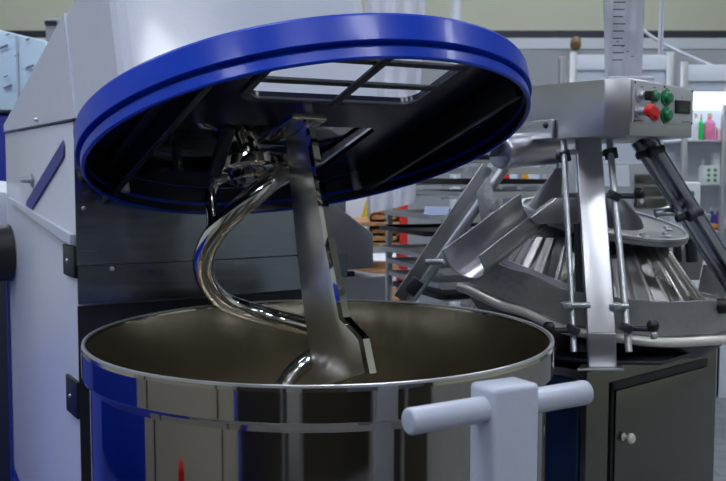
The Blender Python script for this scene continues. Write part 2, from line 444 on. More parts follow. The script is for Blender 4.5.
bm = new(); lathe(bm, [(.4365, RZ - .0005), (.4368, RZ + .0035), (.440, RZ + .0045), (.4430, RZ + .0035), (.4436, RZ), (.440, RZ - .001)], MB_, 192, closed=True)
obj('rolled_rim', bm, ALU, bowl)
# trolley under the bowl + handle
hd = Vector((.8704, .4924, 0)); hn = Vector((.4924, -.8704, 0))
HPOS = Vector((.176, 1.165, 0))
MHd = frame(hd, -hn, Vector((0, 0, 1)), HPOS)
ztop = at(503, 383, 1.16).z
bm = new(); box(bm, (-.036, -.026, .12), (.036, .026, ztop), MHd, bev=.007)
obj('handle_post', bm, HANDLEP, bowl)
zb = .970
bm = new()
rod(bm, HPOS - hd * .131 + Vector((-.010, -.014, zb - .001)), HPOS + hd * .135 + Vector((0, 0, zb)), .0162, 32, bev=.004)
obj('handle_bar', bm, HANDLEP, bowl)
bm = new(); lathe(bm, [(0, .10), (.40, .10), (.44, .12), (.44, .20), (.40, .24), (.12, .26), (.10, .385), (0, .385)], MB_, 96)
box(bm, (-.05, -.03, .10), (.05, .62, .16), MB_ @ Matrix.Rotation(-.38 + PI, 4, 'Z'), bev=.01)
obj('trolley_base', bm, GREYPAINT, bowl)
for k in range(4):
    a = k * PI / 2 + .5; c = BOWL + Vector((.36 * math.cos(a), .36 * math.sin(a), .055))
    bm = new(); rod(bm, c - Vector((0, .02, 0)), c + Vector((0, .02, 0)), .05, 28, bev=.006); box(bm, (c.x - .03, c.y - .03, .09), (c.x + .03, c.y + .03, .105))
    obj('caster', bm, RUBBER, bowl)

# ================================================================== CONICAL DOUGH ROUNDER
C2 = Vector((.66, 2.78, 0))
rounder = thing('dough_rounder', C2, 'steel conical dough rounding machine with fluted cone and control head', 'dough rounder')
q = Vector((.75, .661, 0)).normalized(); pq = Vector((-q.y, q.x, 0))
K = at(587, 372, 2.42); K.z = 0
MK = frame(q, pq, Vector((0, 0, 1)), K)
CW, CD, CH = .668, .50, .745
bm = new(); box(bm, (0, 0, .06), (CW, CD, CH), MK, bev=.004)
cab = obj('cabinet', bm, BRUSHD, rounder)
bm = new(); box(bm, (.117, -.012, .375), (.597, .001, .677), MK, bev=.002)
door = obj('cabinet_door', bm, BRUSHD, rounder)
bm = new(); box(bm, (.104, -.006, .36), (.1165, .001, .70), MK); box(bm, (.104, -.006, .678), (.600, .001, .70), MK)
obj('door_gap', bm, BLACK, door)
bm = new()
kp = MK @ Vector((.155, -.012, .546)); Mk = frame_at(kp, -pq)
lathe(bm, [(0, .032), (.010, .031), (.015, .024), (.012, .016), (.005, .012), (.005, .002), (.011, 0), (0, 0)], Mk, 24)
obj('door_knob', bm, WOODK, door)
bm = new(); box(bm, (-.012, .02, .10), (-.001, CD - .02, .72), MK, bev=.002)
obj('side_panel', bm, mat('steel_blue_reflection', (44, 66, 98), .3, .7, noise=.1, nscale=8), rounder)  # bare steel side; the blue it reflects is put into its colour
for l, m_ in ((.02, .02), (CW - .07, .02), (.02, CD - .07), (CW - .07, CD - .07)): obj('cabinet_foot', box(new(), (l, m_, 0), (l + .05, m_ + .05, .06), MK), RUBBER, rounder)
# shelf plates on top of the cabinet
bm = new()
def poly(bm, pts, th, bev=0):
    P_ = [Vector(p) for p in pts]; n = (P_[1] - P_[0]).cross(P_[2] - P_[1]).normalized(); return prism(bm, P_, n * th, bev=bev)
def flatz(L, z): return [Vector((p.x, p.y, z)) for p in L]
zt = CH + .003
poly(bm, flatz([at(555, 366, 2.36), at(589, 366, 2.30), at(662, 366, 2.28), at(735, 352, 2.62), at(760, 350, 3.0), at(560, 350, 3.0)], .798), -.010, .003)
obj('drip_tray', bm, DARKG, rounder)
bm = new(); poly(bm, [at(577, 371, 2.19), at(624, 371, 2.17), at(622, 367, 2.30), at(581, 367, 2.30)], .006, .002)
obj('post_foot', bm, BRUSHED, rounder)
# fluted cone
bm = new()
zt_, zb_ = 1.075, .86; rt, rb = .20, .345; nf = 36; prof_n = 2
def flute(a): return -.004 + .006 * (1 - abs(math.cos(a * nf / 2)) ** 24)
ring = []
for z, r in ((.80, rb + .03), (zb_, rb + .005), ((zt_ + zb_) / 2, (rt + rb) / 2), (zt_, rt)):
    ring.append([bm.verts.new(C2 + Vector(((r - flute(2 * PI * k / 352)) * math.cos(2 * PI * k / 352), (r - flute(2 * PI * k / 352)) * math.sin(2 * PI * k / 352), z))) for k in range(352)])
for i in range(3):
    for k in range(352): bm.faces.new((ring[i][k], ring[i][(k + 1) % 352], ring[i + 1][(k + 1) % 352], ring[i + 1][k]))
bm.faces.new(ring[3]); bm.faces.new(list(reversed(ring[0])))
obj('fluted_cone', bm, DRUM, rounder, ang=25)
bm = new(); lathe(bm, [(0, 1.20), (.07, 1.195), (.11, 1.17), (.15, 1.12), (.17, 1.06), (0, 1.06)], Matrix.Translation(C2), 64)
obj('cone_dome', bm, DARKG, rounder)
bm = new(); rod(bm, C2 + Vector((0, 0, 1.15)), C2 + Vector((0, 0, 1.36)), .03); obj('centre_shaft', bm, BRUSHED, rounder)
# tilted top disc
Md = Matrix.Translation(Vector((.69, 2.74, 1.105))) @ Matrix.Rotation(math.radians(9), 4, 'Y') @ Matrix.Rotation(math.radians(9), 4, 'X')
bm = new(); lathe(bm, [(.10, 0), (.235, 0), (.24, .004), (.24, .014), (.235, .017), (.10, .014)], Md, 96, closed=True)
disc = obj('top_disc', bm, CAST, rounder)
bm = new(); lathe(bm, [(.232, .016), (.242, .016), (.242, .024), (.232, .024)], Md, 96, closed=True); obj('disc_rim', bm, ALU, disc)
for a in (-100, -68, -36, 0, 200, 240):
    bm = new(); pp = Md @ Vector((.185 * math.cos(math.radians(a)), .185 * math.sin(math.radians(a)), .016))
    Mk = frame_at(pp, (0, 0, 1)); lathe(bm, [(0, .010), (.007, .010), (.009, .003), (.018, .002), (.02, 0), (0, 0)], Mk, 20); obj('disc_screw', bm, ALU, disc)
# outer collar with lip: it spirals, high at the left end
def warp(bm):
    K_ = [(200, .036), (213, .031), (235, .004), (252, -.026), (275, -.027), (300, -.012), (330, .03), (400, .045)]
    for v in bm.verts:
        a = math.degrees(math.atan2(v.co.y - 2.78, v.co.x - .66)) % 360
        if a < 100: a += 360
        a = min(399, max(200, a))
        for (a0, z0), (a1, z1) in zip(K_, K_[1:]):
            if a <= a1:
                t = (a - a0) / (a1 - a0); v.co.z += z0 + (z1 - z0) * t * t * (3 - 2 * t); break
Mr = Matrix.Translation(Vector((.66, 2.78, .885))) @ Matrix.Rotation(math.radians(6.5), 4, 'Y')
bm = new(); lathe(bm, [(.435, .0), (.447, .0), (.455, .085), (.442, .085)], Mr, 120, closed=True, a0=math.radians(213), a1=math.radians(385))
warp(bm); obj('collar_wall', bm, CAST, rounder)
bm = new(); lathe(bm, [(.36, -.012), (.475, -.012), (.475, -.004), (.36, -.002)], Mr, 120, closed=True, a0=math.radians(213), a1=math.radians(385))
warp(bm); obj('collar_floor', bm, CAST, rounder)
bm = new(); tube(bm, [Mr @ Vector((.482 * math.cos(math.radians(a)), .482 * math.sin(math.radians(a)), -.010)) for a in range(213, 388, 3)], .012, 14)
warp(bm); obj('collar_lip', bm, LIPM, rounder)
bm = new(); lathe(bm, [(.30, -.075), (.40, -.075), (.45, -.03), (.36, -.02)], Mr, 96, closed=True, a0=math.radians(213), a1=math.radians(385))
warp(bm); obj('collar_skirt', bm, DARKG, rounder)
# spiral outfeed guide at the left: broad sloping sheet
bm = new(); poly(bm, [at(508, 260, 2.56), at(573, 286, 2.40), at(575, 338, 2.36), at(470, 286, 2.62), at(488, 268, 2.62)], .006, .001)
obj('guide_sheet', bm, BRUSHED, rounder)
# control head: bent steel housing
T = 1.473; Bt = 1.341
hp = [Vector((.435, 2.58, 0)), Vector((.559, 2.22, 0)), Vector((.614, 2.20, 0)), Vector((.802, 2.33, 0)), Vector((.80, 2.80, 0)), Vector((.52, 2.98, 0))]
bm = new()
tops = [1.487, T, T, 1.459, 1.45, 1.487]
lo_ = [bm.verts.new(Vector((p.x, p.y, Bt))) for p in hp]; hi_ = [bm.verts.new(Vector((p.x, p.y, t_))) for p, t_ in zip(hp, tops)]
bm.faces.new(lo_)
for i in range(6): bm.faces.new((lo_[i], lo_[(i + 1) % 6], hi_[(i + 1) % 6], hi_[i]))
for i in (1, 2, 3, 4): bm.faces.new((hi_[0], hi_[i], hi_[i + 1]))
bmesh.ops.recalc_face_normals(bm, faces=bm.faces)
bmesh.ops.bevel(bm, geom=[e for e in bm.edges if e.calc_face_angle(0) > .3], offset=.003, segments=2, profile=.5, affect='EDGES')
chead = obj('control_head', bm, BRUSHED, rounder)
d1 = (hp[3] - hp[2]).normalized(); nrm = Vector((d1.y, -d1.x, 0)); LN = (hp[3] - hp[2]).length
MP = frame(d1, Vector((0, 0, 1)), nrm, Vector((hp[2].x, hp[2].y, Bt)))   # x along the panel, y up, z out of it
MP = frame(d1, Vector((0, 0, 1)), d1.cross(Vector((0, 0, 1))), Vector((hp[2].x, hp[2].y, Bt)))
bm = new(); prism(bm, [(.005, .030, .0005), (LN - .005, .030, .0005), (LN - .005, .114, .0005), (.005, .128, .0005)], (0, 0, .005), MP, bev=.001)
panel = obj('control_panel', bm, PLATE, rounder)
def button(u, v, r, m, name, h=.018):
    bm = new(); Mk = MP @ Matrix.Translation((u, v, .007))
    lathe(bm, [(0, h), (r * .7, h), (r * .95, h - .003), (r, h - .006), (r * 1.0, .004), (r * 1.35, .003), (r * 1.35, 0), (0, 0)], Mk, 28)
    return obj(name, bm, m, panel)
button(LN * .11, .092, .011, ALU, 'selector_base', .016)
bm = new(); Mk = MP @ Matrix.Translation((LN * .11, .092, .022)); box(bm, (-.004, -.012, 0), (.010, .010, .018), Mk, bev=.003); obj('selector_switch', bm, BLACK, panel)
button(LN * .33, .093, .011, GREEN, 'green_button', .012)
button(LN * .52, .092, .014, GREEN, 'green_button', .014)
button(LN * .52, .051, .014, GREEN, 'green_button', .014)
button(LN * .09, .056, .011, ALU, 'emergency_stop_collar', .024)
bm = new(); Mk = MP @ Matrix.Translation((LN * .09, .056, .028)); lathe(bm, [(0, .022), (.010, .022), (.015, .018), (.016, .012), (.013, .006), (.010, .0), (0, 0)], Mk, 28)
obj('emergency_stop_button', bm, RED, panel)
button(LN * .34, .052, .012, RED, 'red_button', .010)
bm = new(); box(bm, (LN * .67, .056, .005), (LN * .91, .088, .011), MP, bev=.002)
obj('display_window', bm, BLACK, panel)
bm = new(); box(bm, (LN * .70, .062, .0105), (LN * .88, .083, .012), MP); obj('display_screen', bm, SCREEN, panel)
for u, v, w in ((.03, .034, .15), (.12, .112, .05), (.32, .112, .04), (.51, .112, .05), (.78, .094, .02), (.31, .072, .05), (.51, .072, .05), (.80, .036, .13)):
    bm = new(); box(bm, (LN * u, v, .005), (LN * u + LN * w, v + .002, .0058), MP); obj('panel_lettering', bm, INK, panel)
for u, v in ((.04, .122), (.96, .111), (.04, .034), (.96, .034), (.5, .117), (.5, .033)):
    bm = new(); screw(bm, MP @ Vector((LN * u, v, .005)), MP.to_3x3() @ Vector((0, 0, 1)), .003, .002); obj('panel_screw', bm, BLACK, panel)
# motor under the head with bracket
bm = new(); rod(bm, at(499, 152, 2.50), at(556, 147, 2.62), .046, 48, bev=.008)
motor = obj('drive_barrel', bm, BRUSHED, rounder)
bm = new(); box(bm, (-.001, -.022, -.016), (.001, .022, .016), frame_at(at(496.5, 150, 2.49), at(556, 147, 2.62) - at(499, 152, 2.50)), bev=0); 
obj('barrel_mark', bm, INK, motor)
bm = new(); d0 = (hp[1] - hp[0]).normalized(); n0 = Vector((d0.y, -d0.x, 0)) 
if n0.y > 0: n0 = -n0
MBk = frame(d0, Vector((0, 0, 1)), d0.cross(Vector((0, 0, 1))), Vector((hp[0].x, hp[0].y, Bt)))
box(bm, (-.06, .000, .001), (.165, .050, .010), MBk, bev=.003)
br = obj('bracket_plate', bm, BRUSHED, rounder)
bm = new(); screw(bm, MBk @ Vector((.135, .036, .010)), MBk.to_3x3() @ Vector((0, 0, 1)), .009, .008); obj('bracket_bolt', bm, DARKG, br)
# main front post: upper and lower plates
bm = new(); prism(bm, [at(576, 136, 2.43), at(601, 136, 2.43), at(616, 333, 2.23), at(588, 333, 2.23)], (.004, .035, 0), bev=.002)
prism(bm, [at(588, 333, 2.23), at(616, 333, 2.23), at(617, 369, 2.23), at(589, 369, 2.23)], (.004, .035, 0), bev=.002)
obj('front_post', bm, BRUSHED, rounder)
# guide rods with clamps
def clamp(px, py, Y, side, name='clamp'):
    c = at(px, py, Y); bm = new()
    rod(bm, c + Vector((-.004, 0, -.008)), c + Vector((.004, 0, .010)), .017, 20, bev=.003)
    rod(bm, c, c + Vector((side * .055, -.01, 0)), .007, 14)
    k = obj(name, bm, DARKG, rounder)
    bm = new(); e = c + Vector((side * .06, -.012, .006))
    lathe(bm, [(0, .016), (.008, .015), (.014, .008), (.015, 0), (.012, -.01), (0, -.014)], Matrix.Translation(e), 20)
    obj('clamp_knob', bm, BLACK, k)
    bm = new(); screw(bm, e + Vector((0, -.01, -.02)), (0, -1, .2), .009, .01); rod(bm, e + Vector((0, 0, -.008)), e + Vector((0, 0, -.03)), .006, 10)
    obj('clamp_nut', bm, ALU, k)
bm = new(); rod(bm, at(563, 134, 2.43), at(574, 352, 2.235), .0075); obj('guide_rod', bm, ALU, rounder)
bm = new(); rod(bm, at(609, 134, 2.43), at(629, 352, 2.235), .0085); obj('guide_rod', bm, ALU, rounder)
clamp(573, 330, 2.235, -1); clamp(626, 328, 2.23, 1)
clamp(614, 196, 2.365, 1)
for (x0, x1, y, Y) in ((566, 590, 305, 2.255), (615, 628, 306, 2.255), (562, 578, 152, 2.42)):
    bm = new(); rod(bm, at(x0, y, Y), at(x1, y, Y), .007, 12); rod(bm, at(x0, y - 3, Y), at(x0 + .5, y + 3, Y), .015, 18, bev=.003); obj('rod_bracket', bm, ALU, rounder)
for (x, y) in ((611, 153), (564, 156)):
    bm = new(); rod(bm, at(x - 1, y - 5, 2.42), at(x + 1, y + 6, 2.42), .017, 20, bev=.003); rod(bm, at(x - 8, y, 2.42), at(x + 3, y + 1, 2.42), .008); obj('rod_collar', bm, DARKG, rounder)
bm = new(); rod(bm, at(578, 210, 2.44), at(582, 352, 2.36), .012); obj('rear_rod', bm, DARKG, rounder)
# inclined channel struts
def channel(name, p, qv, w, d, th, m, side):
    """U section channel from p to qv"""
    ax = (qv - p).normalized(); u = (side - ax * side.dot(ax)).normalized(); v = ax.cross(u)
    M = frame(u, v, ax, p); L = (qv - p).length; bm = new()
    box(bm, (-w / 2, 0, 0), (w / 2, th, L), M, bev=.001)
    box(bm, (-w / 2, 0, 0), (-w / 2 + th, d, L), M, bev=.001); box(bm, (w / 2 - th, 0, 0), (w / 2, d, L), M, bev=.001)
    return obj(name, bm, m, rounder), M, L
st, Ms, L_ = channel('inclined_strut', at(641, 138, 2.42), at(733, 285, 2.58), .060, .030, .005, PANELST, Vector((1, 0, .3)))
bm = new(); box(bm, (.006, .006, 0), (.024, .036, L_), Ms, bev=.002); obj('strut_cover', bm, BRUSHED, st)
bm = new(); box(bm, (-.022, .006, 0), (-.010, .018, L_), Ms, bev=.002); obj('strut_cover', bm, BRUSHED, st)
for px, py, Y in ((651, 153, 2.36), (690, 216, 2.42)):
    bm = new(); c = at(px, py, Y); rod(bm, c + Vector((-.035, 0, -.008)), c + Vector((.035, .01, .012)), .010, 14, bev=.002); rod(bm, c + Vector((-.01, -.012, 0)), c + Vector((.01, -.006, .004)), .015, 16, bev=.003); obj('strut_clamp', bm, DARKG, st)
bm = new(); rod(bm, at(655, 214, 2.5), at(706, 214, 2.45), .006); rod(bm, at(655, 214, 2.5), at(672, 210, 2.5), .012, bev=.002); obj('adjusting_rod', bm, ALU, rounder)
st2, Ms2, L2 = channel('inclined_strut', at(401, 300, 2.62), at(490, 168, 2.62), .046, .022, .004, BRUSHED, Vector((1, 0, .6)))
bm = new(); rod(bm, at(410, 302, 2.60), at(505, 168, 2.60), .013, 18); obj('strut_tube', bm, ALU, st2)
bm = new(); rod(bm, at(409, 293, 2.59), at(419, 280, 2.59), .018, 18, bev=.003); obj('strut_clamp', bm, DARKG, st2)
bm = new(); rod(bm, at(426, 262, 2.58), at(444, 262, 2.56), .008); obj('clamp_pin', bm, ALU, st2)
bm = new(); poly(bm, [at(476, 192, 2.58), at(488, 176, 2.58), at(497, 201, 2.56), at(481, 222, 2.56)], .006, .002); obj('strut_plate', bm, CAST, st2)
# half-round chute
p0, p1 = at(465, 262, 2.30), at(539, 205, 2.56)
ax = (p1 - p0).normalized(); up = (Vector((-.12, -.25, 1)) - ax * Vector((-.12, -.25, 1)).dot(ax)).normalized(); rt_ = ax.cross(up)
Mc = frame(rt_, up, ax, p0); Lc = (p1 - p0).length
bm = new(); R_, th = .055, .003
def sect(k):
    o_, i_ = [], []
    for j in range(25):
        a = PI + PI * j / 24; o_.append((R_ * math.cos(a), R_ * math.sin(a))); i_.append(((R_ - th) * math.cos(a), (R_ - th) * math.sin(a)))
    return [(-R_, .03)] + o_ + [(R_, .03), (R_ - th, .03)] + list(reversed(i_)) + [(-R_ + th, .03)]
S = sect(0); R1 = [bm.verts.new(Mc @ Vector((x, y, -.35 * y))) for x, y in S]; R2 = [bm.verts.new(Mc @ Vector((x, y, Lc))) for x, y in S]
for i in range(len(S)): bm.faces.new((R1[i], R1[(i + 1) % len(S)], R2[(i + 1) % len(S)], R2[i]))
bm.faces.new(R1); bm.faces.new(list(reversed(R2)))
ch = obj('dough_chute', bm, BRUSHED, rounder)
bm = new()
E_ = [Mc @ Vector((x, y, -.35 * y - .001)) for x, y in ([(-R_ + .0015, .03)] + [((R_ - .0015) * math.cos(PI + PI * j / 24), (R_ - .0015) * math.sin(PI + PI * j / 24)) for j in range(25)] + [(R_ - .0015, .03)])]
tube(bm, E_, .0028, 8); obj('chute_edge', bm, ALU, ch)
bm = new(); poly(bm, [at(530, 218, 2.42), at(556, 198, 2.42), at(580, 198, 2.42), at(580, 224, 2.42), at(537, 224, 2.42)], .05, .003)
obj('chute_bracket', bm, BRUSHED, rounder)
bm = new(); poly(bm, [at(528, 205, 2.62), at(556, 168, 2.66), at(562, 168, 2.66), at(562, 198, 2.62), at(540, 214, 2.56)], .006, .001)
obj('feed_funnel', bm, BRUSHED, rounder)
# mechanism behind the cone, right
bm = new(); rod(bm, at(668, 240, 2.9), at(712, 232, 2.8), .02, 16, bev=.004); rod(bm, at(690, 225, 2.85), at(692, 262, 2.85), .018, 16, bev=.004); rod(bm, at(676, 228, 2.85), at(678, 262, 2.85), .012, 16, bev=.002)
obj('gear_linkage', bm, DARKG, rounder)
bm = new(); poly(bm, [at(676, 262, 2.95), at(700, 214, 2.95), at(712, 214, 2.95), at(700, 280, 2.95), at(680, 280, 2.95)], .03, .004); obj('cast_arm', bm, CAST, rounder)
bm = new(); rod(bm, at(716, 308, 2.42), at(740, 306, 2.42), .008); lathe(bm, [(0, .02), (.012, .018), (.02, .006), (.02, -.006), (.012, -.018), (0, -.02)], Matrix.Translation(at(722, 306, 2.40)), 24); obj('collar_knob', bm, BLACK, rounder)
bm = new(); box(bm, (at(676, 275, 2.75).x, 2.86, at(0, 300, 2.9).z), (at(702, 275, 2.75).x, 2.93, at(0, 276, 2.9).z), bev=.006); obj('belt_cover', bm, BLACK, rounder)

# ================================================================== PLASTIC FILM PIECES
def film(name, corners, m, label, cat, th=.012, nx=16, nz=40, amp=.012, seed=1):
    rnd = random.Random(seed); ph = [rnd.uniform(0, 6) for _ in range(6)]
    c00, c10, c01, c11 = [Vector(c) for c in corners]; bm = new(); G = []
    for side in (0, 1):
        g = []
        for j in range(nz + 1):
            row = []
            for i in range(nx + 1):
                u, v = i / nx, j / nz
                p = (c00 * (1 - u) + c10 * u) * (1 - v) + (c01 * (1 - u) + c11 * u) * v
                w = amp * (math.sin(9 * u + 3 * v + ph[0]) + .6 * math.sin(21 * u - 5 * v + ph[1]) + .5 * math.sin(14 * v + 4 * u + ph[2]))
                row.append(bm.verts.new(p + Vector((.3 * w, w + (th if side else 0), 0))))
            g.append(row)
        G.append(g)
    for s in (0, 1):
        for j in range(nz):
            for i in range(nx):
                f = (G[s][j][i], G[s][j][i + 1], G[s][j + 1][i + 1], G[s][j + 1][i]); bm.faces.new(f if s else tuple(reversed(f)))
    for j in range(nz):
        for i in (0, nx): bm.faces.new((G[0][j][i], G[1][j][i], G[1][j + 1][i], G[0][j + 1][i]))
    for i in range(nx):
        for j in (0, nz): bm.faces.new((G[0][j][i], G[0][j][i + 1], G[1][j][i + 1], G[1][j][i]))
    return tag(obj(name, bm, m, loc=c00, ang=80), label, cat)
tp_ = 1.479
sl = film('plastic_sleeve', [at(606, 77, 2.36), at(642, 77, 2.38), at(604, -30, 2.36), at(646, -30, 2.38)], FILM2, 'cloudy printed plastic sleeve standing upright on the steel control head', 'plastic sleeve', amp=.004, seed=3)
bm = new()
for k in range(9):
    y = 3 + k * 7.2; a = at(613 - .1 * k, y, 2.335); box(bm, (a.x, a.y - .004, a.z), (a.x + .030 - .003 * (k % 3), a.y - .002, a.z + .0025))
for k in range(4):
    a = at(616 + k * 5, 42 + 5 * k, 2.335); box(bm, (a.x, a.y - .004, a.z), (a.x + .006, a.y - .002, a.z + .002))
obj('print_lines', bm, INK, sl)
bm = new(); box(bm, (at(602, 150, 2.40).x, 2.335, tp_), (at(645, 150, 2.40).x, 2.42, tp_ + .012), bev=.005); obj('sleeve_base', bm, FILM2, sl)
film('plastic_sheet', [at(372, 213, 3.1), at(415, 203, 3.1), at(365, -30, 3.1), at(426, -30, 3.1)], FILM, 'tall white plastic sheeting hanging behind the raised blue lid', 'plastic sheet', amp=.010, seed=5, nz=60)
film('plastic_strip', [at(658, 54, 3.6), at(663, 54, 3.6), Vector((1.115, 3.6, 6.5)), Vector((1.145, 3.6, 6.5))], FILM, 'narrow white plastic strip hanging from above, right of the printed sleeve', 'plastic strip', th=.004, amp=.004, nx=6, nz=120, seed=8)

# ================================================================== LEFT BACKGROUND
# film-wrapped board
a0, a1 = at(-25, 24, 4.2), at(46, 41, 4.2); zc_ = at(0, 109, 4.1).z + .001
a2, a3 = Vector((a1.x, 4.2, zc_)), Vector((a0.x, 4.2, zc_))
bm = new(); prism(bm, [a0, a1, a2, a3], (0, .05, 0), bev=.004)
wb = tag(obj('wrapped_board', bm, mat('pale_blue_film', (196, 222, 240), .3, noise=.05, nscale=12, bump=.2, bscale=20), loc=(a3 + a2) / 2), 'pale blue film-wrapped board with small dark printed marks', 'board')
bm = new()
for x, y in ((4, 48), (8, 88), (30, 68), (8, 35), (28, 40), (6, 77), (17, 56), (24, 92), (-6, 60), (35, 88)):
    k = 1 if (x, y) in ((4, 48), (8, 88), (30, 68)) else .5
    p = at(x - 4 * k, y + 1.6 * k, 4.19); r_ = at(x + 4 * k, y - 1.6 * k, 4.19)
    prism(bm, [p, r_, r_ + Vector((0, 0, .010 * k)), p + Vector((0, 0, .010 * k))], (0, -.004, 0))
obj('printed_mark', bm, mat('slate_ink', (92, 104, 140), .6), wb)['kind'] = 'stuff'
bm = new(); box(bm, (at(19, 150, 4.19).x, 4.185, zc_), (at(20.5, 150, 4.19).x, 4.20, at(0, 36, 4.19).z)); obj('board_joint', bm, BOOTH, wb)
# stand that carries the wrapped board
bm = new(); box(bm, (at(-40, 150, 4.1).x, 4.15, 0), (at(9, 150, 4.1).x, 4.7, at(0, 113, 4.1).z), bev=.01)
cb = obj('cabinet_body', bm, NAVY, None); 
cbt = thing('blue_cabinet', (at(-16, 150, 4.1).x, 4.4, 0), 'tall dark blue cabinet at the left edge behind the mixer', 'cabinet')
for v in cb.data.vertices: v.co -= Vector(cbt.location)
cb.parent = cbt
bm = new(); box(bm, (at(-40, 150, 4.1).x - .01, 4.13, at(0, 113, 4.1).z), (at(10, 150, 4.1).x, 4.72, at(0, 109, 4.1).z), bev=.004); obj('cabinet_top', bm, DARKG, cbt)
bm = new(); box(bm, (at(-30, 150, 4.1).x, 4.12, .1), (at(5, 150, 4.1).x, 4.15, at(0, 330, 4.1).z), bev=.004); dd = obj('cabinet_door', bm, DARKG, cbt)
bm = new(); rod(bm, at(2, 392, 4.10), at(2, 392, 4.14), .012); obj('door_knob', bm, ALU, dd)
# small white appliance sliver
bm = new(); c = at(-6, 215, 3.3)
lathe(bm, [(0, .12), (.05, .115), (.08, .08), (.085, 0), (.07, -.06), (.085, -.12), (0, -.13)], Matrix.Translation(c), 32)
ap = tag(obj('white_canister', bm, BOARD, loc=c - Vector((0, 0, .13))), 'round white canister on a dark pedestal at the left edge', 'canister')
bm = new(); box(bm, (c.x - .12, c.y - .12, 0), (c.x + .10, c.y + .12, c.z - .13), bev=.01)
tag(obj('pedestal', bm, DARKG, loc=(c.x, c.y, 0)), 'dark pedestal at the left edge beneath the white canister', 'pedestal')
# wall unit with a dark slot
bm = new(); c0, c1 = at(46, 60, 6.0), at(66, 18, 6.0); box(bm, (c0.x, 6.0, c0.z - .4), (c1.x + .3, 6.25, c1.z), bev=.01)
wu = tag(obj('speaker_box', bm, FASC, loc=((c0.x + c1.x) / 2, 6.1, c0.z - .4)), 'grey box with a dark slot high behind the mixer head', 'box')
bm = new(); box(bm, (at(48.5, 150, 6).x, 5.985, at(0, 25, 6).z), (at(60, 150, 6).x, 6.0, at(0, 21, 6).z)); obj('dark_slot', bm, BLACK, wu)
bm = new(); box(bm, (at(46, 150, 6).x + .05, 6.05, 0), (at(46, 150, 6).x + .15, 6.15, c0.z - .4)); obj('mast', bm, FASC, wu)
# ================================================================== BACKGROUND STRUCTURES
# dark rail along the hall wall
zr = at(600, 42, 13.9).z
slab('trim_2', (-9, 13.7, zr - .12), (10, 14, zr + .03), BOARD)
slab('trim_3', (-9, 13.8, zr + .03), (10, 14, zr + .15), DARKG)
slab('wall_booth', (-1.2, 9.0, 0), (9, 9.08, at(0, 50, 9.0).z), FASC)
# booth partitions
def partition(x0, x1, ytop, Y, label, right_post=True):
    X0, X1, Z = at(x0, 150, Y).x, at(x1, 150, Y).x, at(0, ytop, Y).z
    t = thing('booth_partition', ((X0 + X1) / 2, Y, 0), label, 'partition')
    obj('panel', box(new(), (X0 + .03, Y - .01, 0), (X1 - .03, Y + .01, Z - .12)), BOOTH, t)
    obj('top_rail', box(new(), (X0 + .03, Y - .025, Z - .12), (X1 - .03, Y + .025, Z), bev=.004), BOARD, t)
    for X in (X0, X1): obj('post', box(new(), (X - .03, Y - .03, 0), (X + .03, Y + .03, Z + .02), bev=.005), ALU, t)
partition(571, 667, 55, 7.6, 'white booth partition behind the printed plastic sleeve')
partition(681, 790, 65, 7.0, 'white booth partition at the right edge above the display shelf')
bm = new(); box(bm, (at(668, 150, 7.6).x + .03, 7.6, 0), (at(681, 150, 7.0).x + .1, 7.7, at(0, 60, 7.6).z)); tag(obj('grey_pillar', bm, FASC, loc=(at(675, 150, 7.6).x, 7.65, 0)), 'grey square pillar between the two white booth partitions', 'pillar')
bm = new(); rod(bm, at(456, -30, 8), Vector((at(456, 150, 8).x, 8, 0)), .045); tag(obj('pipe', bm, BOARD, loc=(at(456, 150, 8).x, 8, 0)), 'vertical white pipe rising behind the right part of the blue lid', 'pipe')
bm = new(); tube(bm, smooth_path([at(640, 28, 7), at(665, 45, 7), at(712, 66, 7)], 6), .012, 8); tag(obj('cable', bm, BOARD, loc=at(640, 28, 7)), 'thin white cable slanting down above the right booth', 'cable')
# bracket lamp on the wall rail
bm = new(); c = at(576, 41, 8.98); rod(bm, c, c + Vector((-.03, -.12, -.06)), .05, 24, bev=.015); tag(obj('spotlight', bm, mat('brown_metal', (112, 92, 58), .5), loc=c), 'small brown spotlight on the booth fascia above the steel control head', 'spotlight')
# ---- display shelf right
SY = 5.2
X0, X1 = at(686, 150, SY).x, at(775, 150, SY).x
zt2 = at(0, 92, SY).z
shf = thing('display_shelf', ((X0 + X1) / 2, SY + .2, 0), 'tall white display shelf with lit top holding bottles and packs', 'shelf')
obj('back_panel', box(new(), (X0, SY + .40, 0), (X1, SY + .42, zt2)), BOARD, shf)
obj('side_post', box(new(), (X0 - .02, SY, 0), (X0 + .01, SY + .03, zt2 + .02), bev=.004), ALU, shf)
obj('side_post', box(new(), (at(722, 150, SY).x, SY, 0), (at(726, 150, SY).x, SY + .03, zt2 + .02), bev=.004), ALU, shf)
obj('lit_header', box(new(), (X0, SY, at(0, 105, SY).z), (X1, SY + .40, zt2), bev=.004), LITP, shf)
shelf_z = [at(0, y, SY).z for y in (140, 184, 231)]
for z in shelf_z:
    s_ = obj('shelf_board', box(new(), (X0, SY + .01, z - .012), (X1, SY + .40, z), bev=.002), ALU, shf)
obj('base_cabinet', box(new(), (X0, SY, 0), (X1, SY + .40, at(0, 262, SY).z), bev=.005), BOARD, shf)

